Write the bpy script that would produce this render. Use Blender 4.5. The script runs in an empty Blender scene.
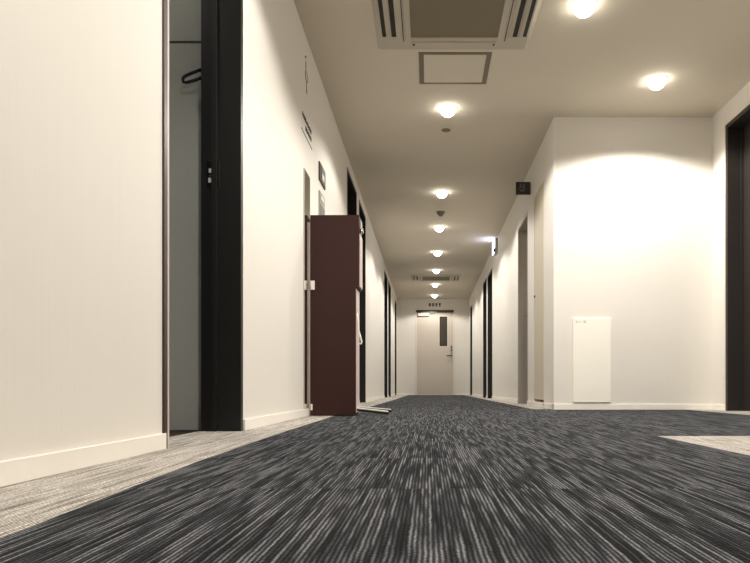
import bpy, bmesh, math, random
from mathutils import Vector, Matrix
random.seed(7)
S = bpy.context.scene
COL = S.collection
PI = math.pi
CAMZ = 0.178; H = 2.40          # camera height, ceiling height
L = -0.77; R = 1.03; RF = 2.33  # corridor wall planes, lobby right wall plane
YF = 5.33; YE = 16.23; YB = -3.2
T = 0.16                        # wall thickness

# ------------------------------------------------------------------ materials
def srgb(r, g, b):
    f = lambda c: (c/255/12.92) if c/255 <= 0.04045 else ((c/255+0.055)/1.055)**2.4
    return (f(r), f(g), f(b), 1)

def mat(name, col, rough=0.6, metal=0.0, emit=None, strength=0, spec=0.5, noise=0.0, nscale=40, bump=0.0):
    m = bpy.data.materials.new(name); m.use_nodes = True
    nt = m.node_tree; b = nt.nodes['Principled BSDF']
    b.inputs['Base Color'].default_value = col
    b.inputs['Roughness'].default_value = rough
    b.inputs['Metallic'].default_value = metal
    b.inputs['Specular IOR Level'].default_value = spec
    if emit:
        b.inputs['Emission Color'].default_value = emit
        b.inputs['Emission Strength'].default_value = strength
    if noise or bump:
        tc = nt.nodes.new('ShaderNodeTexCoord'); n = nt.nodes.new('ShaderNodeTexNoise')
        n.inputs['Scale'].default_value = nscale; n.inputs['Detail'].default_value = 4
        nt.links.new(tc.outputs['Object'], n.inputs['Vector'])
        if noise:
            mx = nt.nodes.new('ShaderNodeMix'); mx.data_type = 'RGBA'
            mx.inputs[6].default_value = tuple(c*(1-noise) for c in col[:3])+(1,)
            mx.inputs[7].default_value = tuple(min(1, c*(1+noise)) for c in col[:3])+(1,)
            nt.links.new(n.outputs['Fac'], mx.inputs[0]); nt.links.new(mx.outputs[2], b.inputs['Base Color'])
        if bump:
            bp = nt.nodes.new('ShaderNodeBump'); bp.inputs['Strength'].default_value = bump
            bp.inputs['Distance'].default_value = 0.002
            nt.links.new(n.outputs['Fac'], bp.inputs['Height']); nt.links.new(bp.outputs['Normal'], b.inputs['Normal'])
    return m

def wallpaper(name, col, amp=0.022):
    """pale vinyl wallpaper with fine vertical threads"""
    m = bpy.data.materials.new(name); m.use_nodes = True
    nt = m.node_tree; b = nt.nodes['Principled BSDF']; N = nt.nodes.new; K = nt.links.new
    tc = N('ShaderNodeTexCoord'); mp = N('ShaderNodeMapping')
    mp.inputs['Scale'].default_value = (160, 160, 2.2)
    K(tc.outputs['Object'], mp.inputs['Vector'])
    n = N('ShaderNodeTexNoise'); n.inputs['Scale'].default_value = 1; n.inputs['Detail'].default_value = 3
    K(mp.outputs[0], n.inputs['Vector'])
    mx = N('ShaderNodeMix'); mx.data_type = 'RGBA'
    mx.inputs[6].default_value = tuple(c*(1-amp) for c in col[:3])+(1,)
    mx.inputs[7].default_value = tuple(min(1, c*(1+amp)) for c in col[:3])+(1,)
    K(n.outputs['Fac'], mx.inputs[0]); K(mx.outputs[2], b.inputs['Base Color'])
    bp = N('ShaderNodeBump'); bp.inputs['Strength'].default_value = 0.25; bp.inputs['Distance'].default_value = 0.001
    K(n.outputs['Fac'], bp.inputs['Height']); K(bp.outputs['Normal'], b.inputs['Normal'])
    b.inputs['Roughness'].default_value = 0.75
    b.inputs['Specular IOR Level'].default_value = 0.3
    return m

def carpet(name, dark, mid, light, rib=0.0060, thr=(0.46, 0.60), tile=0.5, seed=0.0, lift=0.22, wob=0.003, sheen=0.03):
    """loop-pile carpet tiles: ribs running along Y, each rib broken into lighter and darker dashes"""
    m = bpy.data.materials.new(name); m.use_nodes = True
    nt = m.node_tree; b = nt.nodes['Principled BSDF']; N = nt.nodes.new; K = nt.links.new
    tc = N('ShaderNodeTexCoord'); sp = N('ShaderNodeSeparateXYZ'); K(tc.outputs['Object'], sp.inputs[0])
    def math_(op, a, bb=None, c=None):
        q = N('ShaderNodeMath'); q.operation = op
        for i, v in enumerate((a, bb, c)):
            if v is None: continue
            if isinstance(v, (int, float)): q.inputs[i].default_value = v
            else: K(v, q.inputs[i])
        return q.outputs[0]
    x, y = sp.outputs[0], sp.outputs[1]
    wn = N('ShaderNodeTexNoise'); wn.inputs['Scale'].default_value = 28; wn.inputs['Detail'].default_value = 2
    K(tc.outputs['Object'], wn.inputs['Vector'])
    x2 = math_('ADD', x, math_('MULTIPLY', math_('SUBTRACT', wn.outputs['Fac'], 0.5), wob))
    xr = math_('DIVIDE', x2, rib); rid = math_('FLOOR', xr)
    ty = math_('FLOOR', math_('DIVIDE', math_('ADD', y, 0.35), tile)); tx = math_('FLOOR', math_('DIVIDE', math_('ADD', x, 0.11), tile))
    tid = math_('ADD', math_('MULTIPLY', ty, 7.31), math_('MULTIPLY', tx, 3.77))
    def dash(sy, sx, off):
        cv = N('ShaderNodeCombineXYZ')
        K(math_('MULTIPLY', rid, sx), cv.inputs[0]); K(math_('MULTIPLY', y, sy), cv.inputs[1])
        K(math_('ADD', tid, off+seed), cv.inputs[2])
        n = N('ShaderNodeTexNoise'); n.inputs['Scale'].default_value = 1; n.inputs['Detail'].default_value = 2
        K(cv.outputs[0], n.inputs['Vector']); return n.outputs['Fac']
    a = dash(4.6, 7.31, 0.0)          # single-rib dashes
    c = dash(3.2, 0.6, 11.0)         # broad bundles of ribs
    f = math_('ADD', math_('MULTIPLY', a, 0.72), math_('MULTIPLY', c, 0.28))
    rp = N('ShaderNodeValToRGB'); e = rp.color_ramp.elements
    e[0].position = thr[0]; e[0].color = dark
    e[1].position = thr[1]; e[1].color = light
    k = rp.color_ramp.elements.new((thr[0]+thr[1])/2); k.color = mid
    K(f, rp.inputs[0])
    # loops: groove between ribs and yarn bumps along a rib
    fr = math_('FRACT', xr); rv = math_('POWER', math_('SINE', math_('MULTIPLY', fr, PI)), 3.2)
    ln = N('ShaderNodeTexNoise'); ln.inputs['Scale'].default_value = 230; ln.inputs['Detail'].default_value = 2
    K(tc.outputs['Object'], ln.inputs['Vector'])
    yn = math_('MULTIPLY', math_('SUBTRACT', ln.outputs['Fac'], 0.5), 2.6)
    hh = math_('ADD', rv, math_('MULTIPLY', yn, 0.7))
    g = math_('MULTIPLY', math_('ADD', lift, math_('MULTIPLY', rv, 1.5)), math_('ADD', 1.0, yn))
    mx = N('ShaderNodeMix'); mx.data_type = 'RGBA'; mx.blend_type = 'MULTIPLY'; mx.inputs[0].default_value = 1
    K(rp.outputs[0], mx.inputs[6]); K(g, mx.inputs[7]); K(mx.outputs[2], b.inputs['Base Color'])
    bp = N('ShaderNodeBump'); bp.inputs['Strength'].default_value = 0.6; bp.inputs['Distance'].default_value = 0.003
    K(hh, bp.inputs['Height']); K(bp.outputs['Normal'], b.inputs['Normal'])
    b.inputs['Roughness'].default_value = 0.95; b.inputs['Specular IOR Level'].default_value = 0.06
    b.inputs['Sheen Weight'].default_value = sheen; b.inputs['Sheen Roughness'].default_value = 0.6
    return m

M = dict(
    wall=wallpaper('wallpaper', srgb(229, 224, 215)),
    pswall=wallpaper('wallpaper_door', srgb(208, 198, 178)),
    ceil=mat('ceiling_paper', srgb(216, 207, 190), 0.9, noise=0.02, nscale=60, spec=0.2),
    base=mat('baseboard_vinyl', srgb(246, 241, 232), 0.45, noise=0.02),
    greyroom=mat('grey_wall_paint', srgb(196, 198, 192), 0.7, noise=0.03),
    black=mat('black_door_frame', srgb(26, 27, 26), 0.45, noise=0.15, nscale=8),
    warmblack=mat('warm_black_door', srgb(42, 37, 34), 0.5, noise=0.1, nscale=8),
    brown=mat('dark_brown_edge', srgb(58, 42, 36), 0.4, noise=0.05),
    taupe=mat('taupe_door_frame', srgb(160, 152, 142), 0.5, noise=0.03),
    doorcream=mat('cream_steel_door', srgb(200, 189, 175), 0.5, noise=0.02),
    framecream=mat('cream_door_frame', srgb(226, 216, 200), 0.45, noise=0.02),
    glass=mat('dark_wired_glass', srgb(62, 56, 46), 0.15, noise=0.1),
    steel=mat('brushed_steel', srgb(170, 168, 162), 0.3, 0.9, noise=0.05),
    chrome=mat('chrome', srgb(225, 225, 225), 0.08, 1.0, noise=0.01),
    darkmetal=mat('dark_metal', srgb(62, 56, 48), 0.45, 0.4, noise=0.05),
    acwhite=mat('off_white_plastic', srgb(190, 181, 164), 0.5, noise=0.02),
    acslot=mat('dark_slot', srgb(34, 28, 20), 0.7, noise=0.05),
    acgrille=None,
    hatchframe=mat('hatch_frame', srgb(128, 118, 98), 0.5, 0.2, noise=0.03),
    maroon=mat('maroon_laminate', srgb(58, 34, 31), 0.5, spec=0.2, noise=0.06, nscale=5),
    pinkgrey=mat('pale_pink_laminate', srgb(205, 188, 180), 0.5, noise=0.03),
    white=mat('white_plastic', srgb(240, 236, 226), 0.5, noise=0.02),
    panelwhite=mat('white_steel_sheet', srgb(250, 246, 234), 0.45, noise=0.01),
    ink=mat('black_lettering', srgb(24, 22, 20), 0.6, noise=0.05),
    faintink=mat('olive_lettering', srgb(122, 114, 94), 0.6, noise=0.05),
    palemark=mat('pale_grey_marks', srgb(214, 208, 196), 0.6, noise=0.02),
    signgrey=mat('sign_grey', srgb(120, 116, 110), 0.6, noise=0.05),
    signblack=mat('sign_black', srgb(22, 19, 17), 0.4, noise=0.05),
    blackplastic=mat('black_plastic', srgb(18, 18, 18), 0.35, noise=0.05),
    mirror=mat('mirror_glass', srgb(225, 225, 218), 0.02, 1.0, noise=0.005, nscale=3),
    darkcarpet=carpet('charcoal_carpet', srgb(20, 22, 26), srgb(58, 60, 64), srgb(108, 109, 113), thr=(0.40, 0.59)),
    palecarpet=carpet('pale_carpet', srgb(112, 105, 97), srgb(156, 150, 142), srgb(184, 179, 172), thr=(0.32, 0.60), seed=5, lift=0.72, wob=0.004),
    roomcarpet=carpet('brown_room_carpet', srgb(40, 34, 30), srgb(60, 52, 46), srgb(86, 76, 66), lift=0.4),
    lamp=mat('lit_lamp_lens', srgb(255, 250, 240), 0.4, emit=(1, 0.95, 0.86, 1), strength=8),
    exit=mat('lit_sign_face', srgb(225, 230, 255), 0.4, emit=(0.66, 0.72, 1.0, 1), strength=4.5),
)
def grille_mat():
    m = bpy.data.materials.new('intake_grille'); m.use_nodes = True
    nt = m.node_tree; b = nt.nodes['Principled BSDF']; N = nt.nodes.new; K = nt.links.new
    tc = N('ShaderNodeTexCoord'); w = N('ShaderNodeTexChecker'); w.inputs['Scale'].default_value = 260
    w.inputs['Color1'].default_value = srgb(118, 109, 88); w.inputs['Color2'].default_value = srgb(132, 122, 100)
    K(tc.outputs['Object'], w.inputs['Vector']); K(w.outputs['Color'], b.inputs['Base Color']); b.inputs['Roughness'].default_value = 0.8
    return m
M['acgrille'] = grille_mat()

# ------------------------------------------------------------------ mesh helpers
class MB:
    def __init__(s): s.bm = bmesh.new()
    def box(s, x0, x1, y0, y1, z0, z1, bev=0.0, mi=0):
        x0, x1 = min(x0, x1), max(x0, x1); y0, y1 = min(y0, y1), max(y0, y1); z0, z1 = min(z0, z1), max(z0, z1)
        v = [s.bm.verts.new(p) for p in ((x0,y0,z0),(x1,y0,z0),(x1,y1,z0),(x0,y1,z0),(x0,y0,z1),(x1,y0,z1),(x1,y1,z1),(x0,y1,z1))]
        fs = [s.bm.faces.new([v[i] for i in q]) for q in ((0,3,2,1),(4,5,6,7),(0,1,5,4),(1,2,6,5),(2,3,7,6),(3,0,4,7))]
        for f in fs: f.material_index = mi
        if bev:
            es = {e for f in fs for e in f.edges}
            r = bmesh.ops.bevel(s.bm, geom=list(es), offset=bev, segments=2, affect='EDGES', profile=0.5)
            for f in r['faces']: f.material_index = mi
        return s
    def prism(s, pts, a0, a1, axis='z'):
        """extrude a 2D outline; axis 'x': pts are (y,z); 'y': (x,z); 'z': (x,y)"""
        def P(p, a): return {'x': (a, p[0], p[1]), 'y': (p[0], a, p[1]), 'z': (p[0], p[1], a)}[axis]
        lo = [s.bm.verts.new(P(p, a0)) for p in pts]; hi = [s.bm.verts.new(P(p, a1)) for p in pts]
        n = len(pts); s.bm.faces.new(lo); s.bm.faces.new(hi[::-1])
        for i in range(n): s.bm.faces.new((lo[i], hi[i], hi[(i+1) % n], lo[(i+1) % n]))
        bmesh.ops.recalc_face_normals(s.bm, faces=s.bm.faces[:]); return s
    def lathe(s, prof, c, n=32, axis='z'):
        rings = []
        for r, h in prof:
            rg = []
            for i in range(n):
                a = 2*PI*i/n
                p = (r*math.cos(a), r*math.sin(a), h) if axis == 'z' else ((h, r*math.cos(a), r*math.sin(a)) if axis == 'x' else (r*math.cos(a), h, r*math.sin(a)))
                rg.append(s.bm.verts.new((c[0]+p[0], c[1]+p[1], c[2]+p[2])))
            rings.append(rg)
        for a, b in zip(rings, rings[1:]):
            for i in range(n): s.bm.faces.new((a[i], a[(i+1) % n], b[(i+1) % n], b[i]))
        s.bm.faces.new(rings[0]); s.bm.faces.new(rings[-1][::-1])
        bmesh.ops.recalc_face_normals(s.bm, faces=s.bm.faces[:]); return s
    def tube(s, pts, r, n=10):
        pts = [Vector(p) for p in pts]; rings = []
        for i, p in enumerate(pts):
            d = (pts[min(i+1, len(pts)-1)]-pts[max(i-1, 0)]).normalized()
            u = d.orthogonal().normalized() if i == 0 else (u - d*u.dot(d)).normalized()
            w = d.cross(u)
            rings.append([s.bm.verts.new(p+(u*math.cos(2*PI*k/n)+w*math.sin(2*PI*k/n))*r) for k in range(n)])
        for a, b in zip(rings, rings[1:]):
            for k in range(n): s.bm.faces.new((a[k], a[(k+1) % n], b[(k+1) % n], b[k]))
        s.bm.faces.new(rings[0][::-1]); s.bm.faces.new(rings[-1])
        return s
    def build(s, name, mats, parent=None, smooth=False, origin=None):
        me = bpy.data.meshes.new(name)
        if smooth:
            for f in s.bm.faces: f.smooth = True
        bmesh.ops.recalc_face_normals(s.bm, faces=s.bm.faces[:])
        if parent is not None: bmesh.ops.translate(s.bm, vec=-Vector(parent.location), verts=s.bm.verts[:])
        elif origin is not None: bmesh.ops.translate(s.bm, vec=-Vector(origin), verts=s.bm.verts[:])
        s.bm.to_mesh(me); s.bm.free()
        for m in (mats if isinstance(mats, (list, tuple)) else [mats]): me.materials.append(m)
        o = bpy.data.objects.new(name, me); COL.objects.link(o)
        if parent is not None: o.parent = parent
        elif origin is not None: o.location = origin
        return o

def empty(name, loc=(0, 0, 0)):
    o = bpy.data.objects.new(name, None); o.empty_display_size = 0.1
    o.location = loc; COL.objects.link(o); return o
def tag(o, label, cat, group=None):
    o['label'] = label; o['category'] = cat
    if group: o['group'] = group
    return o
def struct(o, label=None):
    o['kind'] = 'structure'
    if label: o['label'] = label
    return o

# ------------------------------------------------------------------ the room
# openings as (y near, y far, top height)
LO = [(1.895, 2.705, 2.25), (6.18, 7.00, 2.28), (7.25, 8.00, 2.28), (11.45, 12.30, 2.26), (12.60, 13.42, 2.26), (15.10, 15.80, 2.24)]
RO = [(5.77, 6.32, 2.03), (6.70, 7.44, 2.00), (10.41, 11.20, 2.10), (11.44, 12.12, 2.12), (15.15, 15.80, 2.12)]
FO = [(4.05, 5.08, 2.23)]
def wall_with_openings(name, x0, x1, ya, yb, ops, m):
    b = MB(); y = ya
    for (a, c, h) in ops:
        b.box(x0, x1, y, a, 0, H); b.box(x0, x1, a, c, h, H); y = c
    b.box(x0, x1, y, yb, 0, H)
    return struct(b.build(name, m))
wall_with_openings('wall_left', L-T, L, YB, YE, LO, M['wall'])
wall_with_openings('wall_right', R, R+T, YF+T, YE, RO, M['wall'])
wall_with_openings('wall_right_lobby', RF, RF+T, YB, YF+T, FO, M['wall'])
b = MB(); b.box(R, RF, YF, YF+T, 0, H); struct(b.build('wall_front_lobby', M['wall']))
b = MB(); b.box(L-T, -0.32, YE, YE+T, 0, H); b.box(0.665, R+T, YE, YE+T, 0, H); b.box(-0.32, 0.665, YE, YE+T, 2.15, H)
struct(b.build('wall_end', M['wall']))
b = MB(); b.box(L-T, RF+T, YB-T, YB, 0, H); struct(b.build('wall_back', M['wall']))
b = MB(); b.box(-2.6, RF+T, YB-T, YE+T, H, H+0.12); struct(b.build('ceiling', M['ceil']))
# dark room seen through the open door in the left wall
b = MB(); b.box(-2.6, L-T, 2.76, 2.76+0.1, 0, H); struct(b.build('wall_room_far', M['greyroom']))
b = MB(); b.box(-2.6, L-T, 0.9, 1.0, 0, H); struct(b.build('wall_room_near', M['greyroom']))
b = MB(); b.box(-2.6, -2.5, 1.0, 2.76, 0, H); struct(b.build('wall_room_side', M['greyroom']))
b = MB(); b.box(-2.5, -0.935, 2.756, 2.761, 1.645, 1.650); struct(b.build('trim_1', M['darkmetal']))

# floor: charcoal carpet tiles with pale carpet borders, one slab with three carpets
def carpet_floor():
    bm = bmesh.new()
    edge = [(YB, -0.49), (0.6, -0.495), (1.6, -0.56), (2.6, -0.585), (4.2, -0.60), (6.2, -0.55), (9.6, -0.51), (YE, -0.49)]
    def quad(pts, mi):
        f = bm.faces.new([bm.verts.new((x, y, 0)) for x, y in pts]); f.material_index = mi
        if f.normal.z < 0: f.normal_flip()
    for (ya, xa), (yb, xb) in zip(edge, edge[1:]):
        quad([(L-0.17, ya), (xa, ya), (xb, yb), (L-0.17, yb)], 1)
        quad([(xa, ya), (0.0, ya), (0.0, yb), (xb, yb)], 0)
    XR = 0.85
    quad([(0, YB), (XR, YB), (XR, 2.41), (0, 2.41)], 0)
    quad([(0, 2.41), (2.12, 2.41), (2.12, 5.47), (0, 5.47)], 0)
    quad([(0, 5.47), (0.885, 5.47), (0.885, YE), (0, YE)], 0)
    quad([(XR, YB), (RF+T, YB), (RF+T, 2.41), (XR, 2.41)], 1)
    quad([(2.12, 2.41), (RF+T, 2.41), (RF+T, 5.47), (2.12, 5.47)], 1)
    quad([(0.885, 5.47), (R+T, 5.47), (R+T, YE), (0.885, YE)], 1)
    quad([(-2.6, 0.9), (L-0.17, 0.9), (L-0.17, 2.86), (-2.6, 2.86)], 2)
    bm.normal_update()
    for f in bm.faces:
        if f.normal.z < 0: f.normal_flip()
    me = bpy.data.meshes.new('floor')
    for (x0, x1, y0, y1) in ((L-0.17, RF+T, YB, YE+0.05), (-2.6, L-0.17, 0.9, 2.86)):   # sub-floor slab
        v = [bm.verts.new(p) for p in ((x0,y0,-.05),(x1,y0,-.05),(x1,y1,-.05),(x0,y1,-.05),(x0,y0,-.004),(x1,y0,-.004),(x1,y1,-.004),(x0,y1,-.004))]
        for q in ((0,3,2,1),(4,5,6,7),(0,1,5,4),(1,2,6,5),(2,3,7,6),(3,0,4,7)): bm.faces.new([v[i] for i in q])
    bm.to_mesh(me); bm.free()
    for k in ('darkcarpet', 'palecarpet', 'roomcarpet'): me.materials.append(M[k])
    o = bpy.data.objects.new('floor', me); COL.objects.link(o); return struct(o)
carpet_floor()

# baseboards
BH = 0.047; BT = 0.009
def baseboard(name, segs):
    b = MB()
    for (x0, x1, y0, y1) in segs: b.box(x0, x1, y0, y1, 0, BH, 0.002)
    return struct(b.build(name, M['base']))
def gaps(ya, yb, ops):
    out = []; y = ya
    for o in ops: out.append((y, o[0]-0.002)); y = o[1]+0.002
    out.append((y, yb)); return [s for s in out if s[1]-s[0] > 0.02]
baseboard('baseboard_left', [(L, L+BT, a, c) for a, c in gaps(YB, YE, LO)])
baseboard('baseboard_right', [(R-BT, R, a, c) for a, c in gaps(YF-BT, YE, RO)] + [(R-BT, R, 5.74, 6.35)])
baseboard('baseboard_lobby_front', [(R-BT, RF, YF-BT, YF)])
baseboard('baseboard_lobby_right', [(RF-BT, RF, a, c) for a, c in gaps(YB, YF-BT, FO)])
baseboard('baseboard_end', [(L+BT, -0.35, YE-BT, YE), (0.69, R-BT, YE-BT, YE)])
baseboard('baseboard_back', [(L, RF, YB, YB+BT)])

# doors set in the side walls
dn = [0]
def side_door(x, side, op, fm, leafm, leaf=True, proud=0.003, handle=True, fw=0.03):
    """x: wall plane; side -1 = left wall, +1 = right wall (wall body lies on that side)"""
    dn[0] += 1
    a, c, h = op
    d = empty('door_%d' % dn[0], (x, (a+c)/2, 0)); struct(d)
    xin = x - side*proud; xout = x + side*(T+0.004)
    b = MB()
    b.box(xin, xout, a-0.001, a+fw, 0, h); b.box(xin, xout, c-fw, c+0.001, 0, h); b.box(xin, xout, a+fw, c-fw, h-fw, h)
    # door stop
    xs0 = x+side*0.118; xs1 = x+side*0.135
    b.box(xs0-side*0.02, xs0, a+fw, a+fw+0.012, 0, h-fw); b.box(xs0-side*0.02, xs0, c-fw-0.012, c-fw, 0, h-fw)
    b.build('frame', fm, d)
    if leaf:
        b = MB(); b.box(xs0, xs0+side*0.036, a+fw+0.002, c-fw-0.002, 0.006, h-fw-0.003, 0.002)
        lf = b.build('leaf', leafm, d)
        if handle:
            b = MB(); hy = c-fw-0.07
            xf = xs0
            b.tube([(xf+side*0.001, hy, 1.0), (xf-side*0.045, hy, 1.0), (xf-side*0.05, hy-0.01, 1.0), (xf-side*0.05, hy-0.12, 1.0)], 0.009)
            b.lathe([(0.024, 0), (0.024, -side*0.007)], (xf, hy, 1.0), 24, 'x')
            hd = b.build('handle', M['steel'], d, smooth=False)
    return d
d1 = side_door(L, -1, LO[0], M['black'], M['black'], leaf=False, proud=0.0)
# dark brown proud casing on the near edge of the open doorway, strike plate in the far jamb
b = MB(); b.box(L-0.02, L+0.006, LO[0][0]-0.012, LO[0][0]+0.014, 0, 2.26, 0.002); b.build('edge_casing', M['brown'], d1)
b = MB(); b.box(L-0.0, L+0.004, LO[0][0]+0.015, LO[0][0]+0.030, 0, 2.25, 0.001); b.build('pale_edge_strip', M['pinkgrey'], d1)
yj = LO[0][1]-0.03
b = MB(); b.box(-0.912, -0.858, yj-0.003, yj+0.001, 1.005, 1.115, 0.001); sp_ = b.build('strike_plate', M['blackplastic'], d1)
b = MB(); b.box(-0.901, -0.888, yj-0.0045, yj-0.002, 1.062, 1.080); b.build('latch_hole', M['white'], d1)
b = MB(); b.box(-0.903, -0.886, yj-0.0045, yj-0.002, 1.022, 1.042); b.build('latch_hole', M['white'], d1)
b = MB(); b.box(-0.900, -0.890, yj-0.0045, yj-0.002, 1.048, 1.053); b.build('latch_hole', M['steel'], d1)
# the open leaf swung into the dark room
b = MB(); b.box(-1.70, -0.95, 1.885, 1.921, 0.008, 2.215, 0.002); lf = b.build('leaf', M['black'], d1)
b = MB(); b.tube([(-1.64, 1.92, 1.0), (-1.64, 1.97, 1.0), (-1.52, 1.975, 1.0)], 0.009); b.build('handle', M['steel'], d1)

for op in LO[1:]: side_door(L, -1, op, M['black'], M['black'])
# flush service door in the right wall
ps = empty('door_%d' % (dn[0]+1), (R, 6.045, 0)); struct(ps); dn[0] += 1
b = MB()
a, c, h = RO[0]
b.box(R-0.002, R+T, a, a+0.012, 0, h); b.box(R-0.002, R+T, c-0.012, c, 0, h); b.box(R-0.002, R+T, a+0.012, c-0.012, h-0.012, h); b.box(R-0.002, R+T, a+0.012, c-0.012, 0, 0.048)
b.build('frame', M['framecream'], ps)
b = MB(); b.box(R+0.002, R+0.034, a+0.015, c-0.015, 0.072, h-0.015, 0.001); b.build('leaf', M['pswall'], ps)
b = MB(); b.lathe([(0.012, 0.004), (0.013, -0.004), (0.009, -0.008)], (R, c-0.055, 1.06), 20, 'x'); b.build('pull_ring', M['darkmetal'], ps)
side_door(R, 1, RO[1], M['taupe'], M['taupe'], proud=0.002)
for op in RO[2:]: side_door(R, 1, op, M['black'], M['black'])
side_door(RF, 1, FO[0], M['warmblack'], M['warmblack'], handle=False)
b = MB(); yy0, yy1, hh = FO[0]
b.box(RF-0.008, RF, yy1+0.001, yy1+0.022, 0, hh+0.022); b.box(RF-0.008, RF, yy0-0.022, yy1+0.022, hh+0.001, hh+0.022); b.box(RF-0.008, RF, yy0-0.022, yy0-0.001, 0, hh)
struct(b.build('trim_2', M['framecream']))
# end door
dn[0] += 1
ed = empty('door_%d' % dn[0], (0.16, YE, 0)); struct(ed)
b = MB(); b.box(-0.32, -0.275, YE-0.012, YE+T, 0, 2.15, 0.002); b.box(0.62, 0.665, YE-0.012, YE+T, 0, 2.15, 0.002); b.box(-0.275, 0.62, YE-0.008, YE+T, 2.125, 2.15, 0.001)
b.box(-0.275, 0.62, YE-0.004, YE+T, 0, 0.012)
b.build('frame', M['framecream'], ed)
b = MB(); b.box(-0.30, 0.645, YE-0.014, YE+0.02, 2.062, 2.122, 0.002); b.build('head_rail', M['darkmetal'], ed)
b = MB(); y0, y1 = YE+0.006, YE+0.046
b.box(-0.272, 0.285, y0, y1, 0.014, 2.06); b.box(0.485, 0.617, y0, y1, 0.014, 2.06)
b.box(0.285, 0.485, y0, y1, 0.014, 1.22); b.box(0.285, 0.485, y0, y1, 1.965, 2.06)
b.build('leaf', M['doorcream'], ed)
b = MB(); b.box(0.285, 0.485, y0+0.015, y0+0.024, 1.22, 1.965); b.build('window_pane', M['glass'], ed)
b = MB()
for q in ((0.275, 0.287, 1.208, 1.977), (0.483, 0.495, 1.208, 1.977)): b.box(q[0], q[1], y0-0.004, y0+0.004, q[2], q[3], 0.001)
b.box(0.287, 0.483, y0-0.004, y0+0.004, 1.208, 1.222, 0.001); b.box(0.287, 0.483, y0-0.004, y0+0.004, 1.963, 1.977, 0.001)
b.build('window_bead', M['framecream'], ed)
b = MB(); b.box(-0.25, 0.03, y0-0.06, y0, 1.975, 2.045, 0.006)
b.tube([(-0.16, y0-0.03, 2.052), (-0.16, y0-0.04, 2.062), (0.10, y0-0.10, 2.064), (0.22, y0-0.02, 2.066)], 0.007); b.build('door_closer', M['white'], ed)
b = MB(); b.box(0.564, 0.606, y0-0.008, y0, 0.94, 1.25, 0.003); b.build('lock_plate', M['steel'], ed)
b = MB(); b.lathe([(0.020, 0), (0.020, -0.02), (0.015, -0.03)], (0.585, y0-0.008, 1.20), 20, 'y'); b.lathe([(0.018, 0), (0.018, -0.02), (0.013, -0.026)], (0.585, y0-0.008, 1.12), 20, 'y'); b.build('lock_cylinder', M['darkmetal'], ed)
b = MB(); b.tube([(0.585, y0-0.006, 0.985), (0.585, y0-0.055, 0.985), (0.574, y0-0.062, 0.985), (0.465, y0-0.062, 0.985)], 0.013); b.build('handle', M['darkmetal'], ed)

# ------------------------------------------------------------------ ceiling things
LAMPS = [(0.157, 5.16), (0.157, 7.37), (0.157, 8.97), (0.157, 10.62), (0.157, 12.24), (0.157, 13.93), (0.157, 15.53),
         (0.905, 3.77), (1.65, 4.69), (0.157, 2.45), (0.157, 0.4), (1.65, 1.9), (1.2, -1.3), (-1.42, 2.12)]  # last entry: unseen lamp added to brighten the grey room
LLAB = ['round white ceiling downlight just beyond the ceiling hatch, largest of the corridor row',
        'round ceiling downlight second in the corridor row, before the ceiling detector',
        'round ceiling downlight third in the corridor row, right behind the ceiling detector',
        'round ceiling downlight fourth in the corridor row, level with the lit wall sign',
        'round ceiling downlight just in front of the far air conditioner',
        'round ceiling downlight just behind the far air conditioner',
        'small last ceiling downlight, closest to the end door',
        'glaring ceiling downlight right of the near air conditioner, at the top of the photo',
        'round ceiling downlight in front of the blank lobby wall on the right',
        'ceiling downlight overhead in front of the near air conditioner, above the open doorway',
        'ceiling downlight straight above the camera position', 'ceiling downlight over the pale carpet at the right', 'ceiling downlight at the back of the lobby', 'unseen dim lamp added to brighten the grey room behind the open doorway']
LPOW = [20, 20, 20, 20, 20, 18, 16, 28, 29, 24, 22, 22, 14, 1.2]
def make_lamp():
    root = empty('downlight', (0, 0, H))
    b = MB(); n = 36
    prof = [(0.065, -0.0005), (0.065, -0.003), (0.069, -0.004), (0.075, -0.003), (0.077, -0.0005)]
    rings = [[b.bm.verts.new((r*math.cos(2*PI*i/n), r*math.sin(2*PI*i/n), H+z)) for i in range(n)] for r, z in prof]
    for p, q in zip(rings, rings[1:]+rings[:1]):
        for i in range(n): b.bm.faces.new((p[i], p[(i+1) % n], q[(i+1) % n], q[i]))
    b.build('trim_ring', M['white'], root, smooth=True)
    b = MB(); pr = [(0.064*math.cos(t), -0.002-0.066*math.sin(t)) for t in [k*PI/2/8*0.96 for k in range(9)]]
    b.lathe(pr, (0, 0, H), 32); b.build('lens', M['lamp'], root, smooth=True)
    return root
proto = make_lamp()
for i, (x, y) in enumerate(LAMPS):
    if i == 0: o = proto
    else:
        o = proto.copy(); COL.objects.link(o)
        for ch in list(proto.children):
            if ch.type == 'MESH':
                c2 = ch.copy(); COL.objects.link(c2); c2.parent = o
    o.location = (x, y, H)
    tag(o, LLAB[i], 'ceiling light', 'round ceiling downlights')
for i, (x, y) in enumerate(LAMPS):
    ld = bpy.data.lights.new('lamp_light', 'SPOT'); ld.energy = LPOW[i]*1.15; ld.color = (1, 0.955, 0.892)
    ld.spot_size = math.radians(152); ld.spot_blend = 0.25; ld.shadow_soft_size = 0.04
    lo = bpy.data.objects.new('lamp_light', ld); lo.location = (x, y, H-0.12); COL.objects.link(lo)

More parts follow.
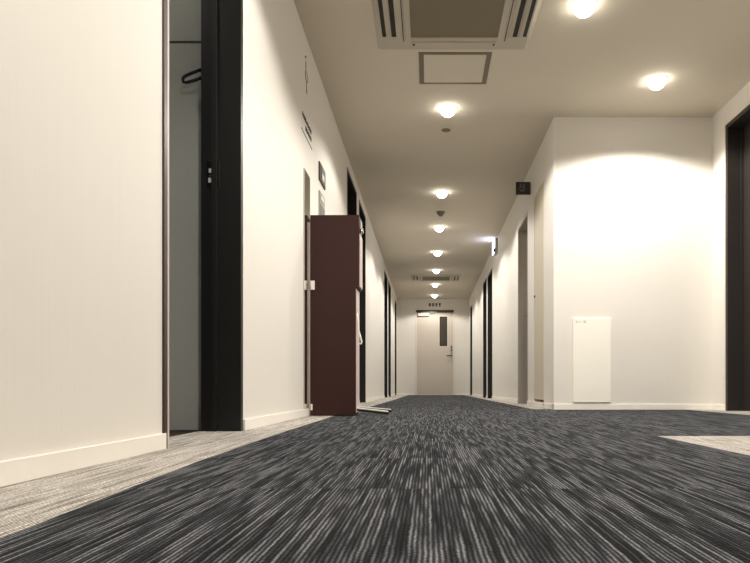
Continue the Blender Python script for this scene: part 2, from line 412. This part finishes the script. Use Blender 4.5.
def air_con(cx, y0, y1, label):
    r = empty('ceiling_air_conditioner', (cx, (y0+y1)/2, H)); tag(r, label, 'air conditioner', 'ceiling cassette air conditioners')
    w = 0.49; z0 = H-0.022; yc = (y0+y1)/2
    b = MB()
    # flared panel: thin sloping rim around a flat face
    lo = [(cx-w+0.03, y0+0.02), (cx+w-0.03, y0+0.02), (cx+w-0.03, y1-0.02), (cx-w+0.03, y1-0.02)]
    hi = [(cx-w, y0), (cx+w, y0), (cx+w, y1), (cx-w, y1)]
    vl = [b.bm.verts.new((p[0], p[1], z0)) for p in lo]; vh = [b.bm.verts.new((p[0], p[1], H-0.001)) for p in hi]
    b.bm.faces.new(vl); b.bm.faces.new(vh)
    for i in range(4): b.bm.faces.new((vl[i], vl[(i+1) % 4], vh[(i+1) % 4], vh[i]))
    b.build('panel', M['acwhite'], r)
    ys0, ys1 = y0+0.10, y1-0.175
    for s in (-1, 1):
        for k, (xa, xb) in enumerate(((0.425, 0.450), (0.362, 0.392))):
            b = MB(); b.box(cx+s*xa, cx+s*xb, ys0, ys1, z0-0.002, z0+0.003); b.build('outlet_slot', M['acslot'], r)
            b = MB()
            x_in = cx+s*(xa-0.012); x_out = cx+s*(xa+0.004)
            b.prism([(cx+s*(xa-0.026), z0), (cx+s*(xa-0.02), z0-0.007), (cx+s*(xa+0.0), z0-0.009), (cx+s*(xa+0.001), z0)], ys0, ys1, 'y'); b.build('louver', M['acwhite'], r)
    # central intake cover standing slightly proud, seam line either side
    for s in (-1, 1):
        b = MB(); b.box(cx+s*0.318, cx+s*0.323, y0+0.05, y1-0.12, z0-0.001, z0+0.001); b.build('seam', M['acslot'], r)
    b = MB(); gx = 0.272; g0, g1 = y0+0.09, y1-0.175
    b.box(cx-0.305, cx-gx, y0+0.06, y1-0.14, z0-0.009, z0, 0.003); b.box(cx+gx, cx+0.305, y0+0.06, y1-0.14, z0-0.009, z0, 0.003)
    b.box(cx-gx, cx+gx, g1, y1-0.14, z0-0.009, z0, 0.003); b.box(cx-gx, cx+gx, y0+0.06, g0, z0-0.009, z0, 0.003)
    b.build('intake_frame', M['acwhite'], r)
    b = MB(); b.box(cx-gx, cx+gx, g0, g1, z0-0.003, z0+0.002); b.build('intake_grille', M['acgrille'], r)
    b = MB(); b.box(cx-0.27, cx+0.27, y1-0.115, y1-0.060, z0-0.004, z0, 0.001); b.build('latch_bar', M['acwhite'], r)
    for s in (-1, 1):
        b = MB(); b.lathe([(0.007, 0), (0.006, -0.004)], (cx+s*0.255, y1-0.088, z0-0.004), 16); b.build('screw', M['acslot'], r)
air_con(0.165, 3.50, 4.245, 'white cassette air conditioner in the ceiling above the foreground, cut by the photo top')
air_con(0.16, 12.70, 13.42, 'small distant cassette air conditioner in the corridor ceiling near the end door')

# ceiling hatch
r = empty('ceiling_access_hatch', (0.18, 4.52, H)); tag(r, 'square ceiling access hatch with dark rim behind the near air conditioner', 'hatch')
b = MB(); x0, x1, y0, y1 = -0.062, 0.424, 4.30, 4.745; z0, z1 = H-0.004, H-0.0005
b.box(x0, x0+0.033, y0, y1, z0, z1); b.box(x1-0.033, x1, y0, y1, z0, z1)
b.box(x0+0.033, x1-0.033, y0, y0+0.025, z0, z1); b.box(x0+0.033, x1-0.033, y1-0.025, y1, z0, z1)
b.build('frame', M['hatchframe'], r)
b = MB(); b.box(x0+0.035, x1-0.035, y0+0.027, y1-0.027, H-0.005, H-0.0005, 0.001); b.build('panel', M['ceil'], r)

# detector hanging between second and third lamps
r = empty('smoke_detector', (0.16, 8.2, H)); tag(r, 'small dark conical detector hanging between the second and third corridor downlights', 'detector')
b = MB(); b.lathe([(0.056, -0.0005), (0.056, -0.010), (0.050, -0.013)], (0.16, 8.2, H), 32); b.build('base_plate', M['hatchframe'], r, smooth=False)
b = MB(); b.lathe([(0.046, -0.013), (0.040, -0.030), (0.024, -0.050), (0.020, -0.055)], (0.16, 8.2, H), 32); b.build('sensor_head', M['signgrey'], r, smooth=False)
r = MB(); r.lathe([(0.040, -0.0005), (0.040, -0.003), (0.034, -0.005)], (0.155, 5.60, H), 32)
tag(r.build('ceiling_sensor', M['hatchframe'], origin=(0.155, 5.60, H)), 'tiny flat sensor disc on the ceiling just behind the nearest corridor downlight', 'sensor')

# lit sign on the right wall by the ceiling
r = empty('lit_wall_sign', (R, 9.72, 2.30)); tag(r, 'narrow lit sign box high on the right corridor wall, glowing bluish white', 'sign')
b = MB(); b.box(0.985, R-0.001, 9.58, 9.84, 2.185, 2.385, 0.003); b.build('housing', M['taupe'], r)
b = MB(); b.box(0.973, 0.984, 9.585, 9.835, 2.188, 2.382, 0.002); b.build('lit_face', M['exit'], r)
b = MB(); b.box(0.962, 0.986, 9.574, 9.58, 2.180, 2.24, 0.001); b.build('clip', M['blackplastic'], r)

# black projecting sign
r = empty('projecting_sign', (R, 6.5, 2.18)); tag(r, 'small black square sign with grey symbol projecting from the right corridor wall', 'sign')
b = MB(); b.box(0.878, 1.022, 6.49, 6.51, 2.112, 2.236, 0.002); b.build('sign_board', M['signblack'], r)
b = MB(); b.box(1.020, R-0.0005, 6.485, 6.515, 2.125, 2.225, 0.001); b.build('bracket', M['taupe'], r)
b = MB(); yf = 6.490
def fb(x0, x1, z0, z1): b.box(x0, x1, yf-0.0025, yf, z0, z1)
fb(0.915, 0.932, 2.208, 2.216); fb(0.948, 0.966, 2.208, 2.216)
fb(0.922, 0.930, 2.190, 2.206); fb(0.950, 0.958, 2.190, 2.206); fb(0.914, 0.966, 2.180, 2.188)
fb(0.912, 0.919, 2.158, 2.180); fb(0.961, 0.968, 2.158, 2.180); fb(0.919, 0.961, 2.152, 2.160); fb(0.924, 0.962, 2.140, 2.145)
b.build('symbol', M['signgrey'], r)

# lettering over the end door: four bold characters, built as strokes on the wall
r = empty('wall_lettering', (0.15, YE, 2.25)); tag(r, 'row of four small black characters on the wall above the end door', 'lettering')
strokes = [
    [(0,1,.45,.55),(.1,.9,.85,.97),(.1,.22,.1,.97),(.78,.9,.1,.97),(.1,.9,.08,.2),(.42,.58,.1,.97)],
    [(0,1,.42,.58),(.42,.58,0,1),(.05,.95,.82,.95),(.1,.9,.05,.17),(.1,.22,.05,.5),(.78,.9,.05,.5)],
    [(.05,.95,.8,.93),(.42,.58,0,.95),(.05,.95,.4,.53),(.1,.9,.02,.14),(.1,.22,.4,.9)],
    [(.15,.85,.85,1),(.15,.3,.4,1),(.7,.85,.4,1),(.15,.85,.4,.52),(.42,.58,0,1),(.2,.8,.0,.12)]]
for k in range(4):
    cx = 0.045+k*0.083; w = 0.058; hgt = 0.080; b = MB()
    for (a0, a1, c0, c1) in strokes[k]: b.box(cx-w/2+a0*w-0.003, cx-w/2+a1*w+0.003, YE-0.003, YE-0.0003, 2.215+c0*hgt-0.003, 2.215+c1*hgt+0.003)
    b.build('character', M['ink'], r)

# ------------------------------------------------------------------ things on the left wall
XL = L
r = empty('wall_text', (XL, 4.12, 1.81)); tag(r, 'two lines of small black lettering with an underline on the left wall', 'lettering')
def letters(y0, y1, z, hgt, n, seed):
    rnd = random.Random(seed); b = MB(); w = (y1-y0)/n; hgt *= 1.2
    for i in range(n):
        a = y0+i*w; ww = w*0.82
        b.box(XL+0.0003, XL+0.002, a, a+ww*0.24, z, z+hgt)
        k = rnd.choice((0, 1, 2))
        if k != 1: b.box(XL+0.0003, XL+0.002, a+ww*0.76, a+ww, z, z+hgt)
        b.box(XL+0.0003, XL+0.002, a, a+ww, z+hgt*rnd.choice((0.42, 0.8)), z+hgt*rnd.choice((0.42, 0.8))+hgt*0.18)
        if k != 0: b.box(XL+0.0003, XL+0.002, a, a+ww, z, z+hgt*0.18)
    return b
letters(3.98, 4.29, 1.846, 0.024, 8, 3).build('upper_line', M['ink'], r)
letters(4.08, 4.29, 1.797, 0.024, 6, 5).build('lower_line', M['ink'], r)
b = MB(); b.box(XL+0.0003, XL+0.002, 3.945, 4.13, 1.756, 1.762); b.box(XL+0.0003, XL+0.002, 4.14, 4.31, 1.756, 1.762); b.build('underline', M['ink'], r)

b = MB(); px = XL+0.003; yc = 4.10
b.tube([(px, yc-0.03, 2.245), (px, yc-0.03, 2.258)], 0.004, 8)
b.tube([(px, yc-0.015, 2.232), (px, yc-0.015, 2.175)], 0.002, 8)
b.tube([(px, yc-0.015, 2.175), (px, yc-0.035, 2.15), (px, yc-0.03, 2.125), (px, yc, 2.11)], 0.002, 8)
b.tube([(px, yc-0.015, 2.175), (px, yc+0.04, 2.16), (px, yc+0.045, 2.125), (px, yc, 2.11)], 0.0015, 8)
b.tube([(px, yc, 2.11), (px, yc+0.01, 2.048)], 0.002, 8)
b.tube([(px, yc-0.012, 2.047), (px, yc+0.032, 2.047)], 0.002, 8)
tag(b.build('wall_pictogram', M['faintink'], origin=(XL, yc, 2.15)), 'thin faint olive line drawing on the left wall above the black lettering', 'wall sign')

def wall_plate(y0, y1, z0, z1, label, lower):
    r = empty('wall_controller', (XL, (y0+y1)/2, (z0+z1)/2)); tag(r, label, 'wall panel')
    b = MB(); b.box(XL+0.0003, XL+0.010, y0, y1, z0, z1, 0.002); b.build('frame', M['darkmetal' if not lower else 'steel'], r)
    if not lower:
        b = MB(); b.box(XL+0.010, XL+0.012, y0+0.07, y1-0.012, z0+0.012, z1-0.012); b.build('plate_face', M['signgrey'], r)
        b = MB(); b.box(XL+0.012, XL+0.014, y0+0.09, y1-0.08, z0+0.03, z0+0.07); b.build('button', M['white'], r)
    else:
        b = MB(); b.box(XL+0.010, XL+0.012, y0+0.015, y1-0.015, z0+0.015, z1-0.09); b.build('display', M['signgrey'], r)
        b = MB(); b.box(XL+0.010, XL+0.013, y0+0.05, y1-0.06, z1-0.05, z1-0.02, 0.001); b.build('label_strip', M['white'], r)
wall_plate(4.57, 4.82, 1.645, 1.775, 'dark framed rectangular plate on the left wall, the upper of two', False)
wall_plate(4.57, 4.79, 1.36, 1.57, 'grey panel on the left wall, lower of two, just over the maroon cabinet', True)

# narrow mirror on the wall behind the cabinet
r = empty('wall_mirror', (XL, 4.12, 0.8)); tag(r, 'tall narrow mirror strip fixed to the left wall beside the maroon cabinet', 'mirror')
b = MB(); b.box(XL+0.0003, XL+0.003, 4.018, 4.212, 0.052, 1.54); b.build('backing', M['taupe'], r)
b = MB(); b.box(XL+0.003, XL+0.006, 4.02, 4.21, 0.054, 1.538); b.build('glass', M['mirror'], r)

# maroon cabinet
cab = empty('maroon_cabinet', (-0.60, 4.25, 0)); tag(cab, 'tall narrow maroon cabinet standing against the left wall on the pale carpet', 'cabinet')
y0, y1 = 4.16, 4.34
b = MB(); b.box(-0.754, -0.462, y0, y1, 0.006, 0.822); b.build('lower_body', M['maroon'], cab)
b = MB(); b.box(-0.754, -0.442, y0, y1, 0.822, 1.285); b.build('upper_body', M['maroon'], cab)
b = MB(); b.box(-0.7625, -0.7545, y0+0.004, y1, 0.006, 1.24, 0.001); b.build('rear_trim', M['pinkgrey'], cab)
for z, s in ((0.835, 1.0), (0.055, 0.7)):
    b = MB(); b.box(-0.752, -0.752+0.027*s*s, y0-0.004, y0+0.001, z-0.028*s, z+0.030*s, 0.001)
    b.box(-0.750, -0.744, y0-0.012, y0-0.003, z-0.018*s, z+0.012*s, 0.002); b.build('clip', M['white'], cab)
b = MB(); b.box(-0.462, -0.4575, y0+0.004, y1-0.002, 0.02, 0.815, 0.001); b.build('lower_side_panel', M['pinkgrey'], cab)
b = MB(); b.box(-0.442, -0.4365, y0+0.022, y1-0.01, 0.83, 1.17, 0.001); b.build('upper_side_panel', M['pinkgrey'], cab)
b = MB(); b.box(-0.442, -0.4365, y0+0.05, y1-0.02, 1.215, 1.275, 0.001); b.build('top_label', M['steel'], cab)
b = MB(); b.lathe([(0.006, 0), (0.016, 0.004), (0.021, 0.011), (0.018, 0.020), (0.010, 0.024)], (-0.442, y0+0.06, 1.197), 24, 'x'); b.build('knob', M['chrome'], cab, smooth=True)
b = MB(); b.tube([(-0.457, y0+0.03, 0.66), (-0.450, y0+0.03, 0.60), (-0.448, y0+0.03, 0.55), (-0.436, y0+0.03, 0.51), (-0.427, y0+0.03, 0.475), (-0.431, y0+0.03, 0.462), (-0.440, y0+0.03, 0.466)], 0.0055, 10); b.build('pull_handle', M['white'], cab, smooth=True)
def foot(p0, p1, w):
    p0 = Vector(p0); p1 = Vector(p1); d = (p1-p0); n = Vector((-d.y, d.x, 0)).normalized()*w/2
    def slab(zt, zb, ext, name, m):
        b = MB(); q1 = p1+d.normalized()*ext
        outline = [p0-n, p0+n]
        end = [q1+n]; 
        for k in range(1, 8):
            t = PI/2-k*PI/8; end.append(q1+n*math.sin(t)+d.normalized()*math.cos(t)*w/2)
        end.append(q1-n); pts = outline+end
        lo = [b.bm.verts.new((p.x, p.y, p.z+zb)) for p in pts]; hi = [b.bm.verts.new((p.x, p.y, p.z+zt)) for p in pts]
        b.bm.faces.new(lo); b.bm.faces.new(hi)
        for i in range(len(pts)): b.bm.faces.new((lo[i], lo[(i+1) % len(pts)], hi[(i+1) % len(pts)], hi[i]))
        return b.build(name, m, cab)
    slab(0.0, -0.016, 0, 'foot_bar_shaded_body', M['blackplastic'])  # bar body in black, painting in the shadow gap under the pale top
    slab(0.007, 0.0003, -0.004, 'foot_bar_top', M['white'])
foot((-0.47, 4.20, 0.046), (-0.265, 4.145, 0.026), 0.030)
foot((-0.47, 4.31, 0.052), (-0.262, 4.42, 0.030), 0.030)

# coat hook in the dark room
r = empty('coat_hook', (-0.93, 2.76, 1.46)); tag(r, 'black looped coat hook on the grey wall inside the open doorway', 'hook')
b = MB(); b.box(-0.955, -0.937, 2.750, 2.7598, 1.425, 1.525, 0.002); b.build('wall_plate', M['blackplastic'], r)
b = MB(); yy = 2.70
b.tube([(-0.95, 2.752, 1.508), (-0.945, yy, 1.500), (-0.985, yy, 1.485), (-1.012, yy, 1.472), (-1.018, yy, 1.462), (-1.016, yy, 1.449), (-1.005, yy, 1.447), (-0.965, yy, 1.458), (-0.945, yy, 1.466), (-0.95, 2.752, 1.474)], 0.0065, 10)
b.build('loop_arm', M['blackplastic'], r, smooth=True)

# white sheet panel on the lobby wall
r = empty('white_wall_panel', (1.345, YF, 0.40)); tag(r, 'plain white rectangular panel fixed low on the blank lobby wall', 'wall panel')
b = MB(); b.box(1.187, 1.497, YF-0.016, YF-0.0005, 0.060, 0.749, 0.003); b.build('panel', M['panelwhite'], r)
b = MB(); yf = YF-0.016
for (a0, a1, c0, c1) in ((1.206, 1.226, .712, .728), (1.236, 1.256, .715, .722), (1.271, 1.293, .708, .730)): b.box(a0, a1, yf-0.0012, yf, c0, c1)
b.build('printed_marks', M['palemark'], r)

# ------------------------------------------------------------------ camera, world, colour management
cd = bpy.data.cameras.new('camera'); cam = bpy.data.objects.new('camera', cd); COL.objects.link(cam)
cam.location = (0, 0, CAMZ); cam.rotation_euler = (PI/2, 0, 0)
cd.sensor_width = 36; cd.lens = 36*650/750
cd.shift_x = (375-428)/750; cd.shift_y = (388-281.5)/750
cd.clip_start = 0.01
S.camera = cam
w = bpy.data.worlds.new('world'); S.world = w; w.use_nodes = True
w.node_tree.nodes['Background'].inputs[0].default_value = (0.02, 0.02, 0.02, 1)
S.view_settings.view_transform = 'Standard'; S.view_settings.look = 'None'
S.view_settings.gamma = 1; S.view_settings.use_curve_mapping = False
S.view_settings.exposure = 1.24
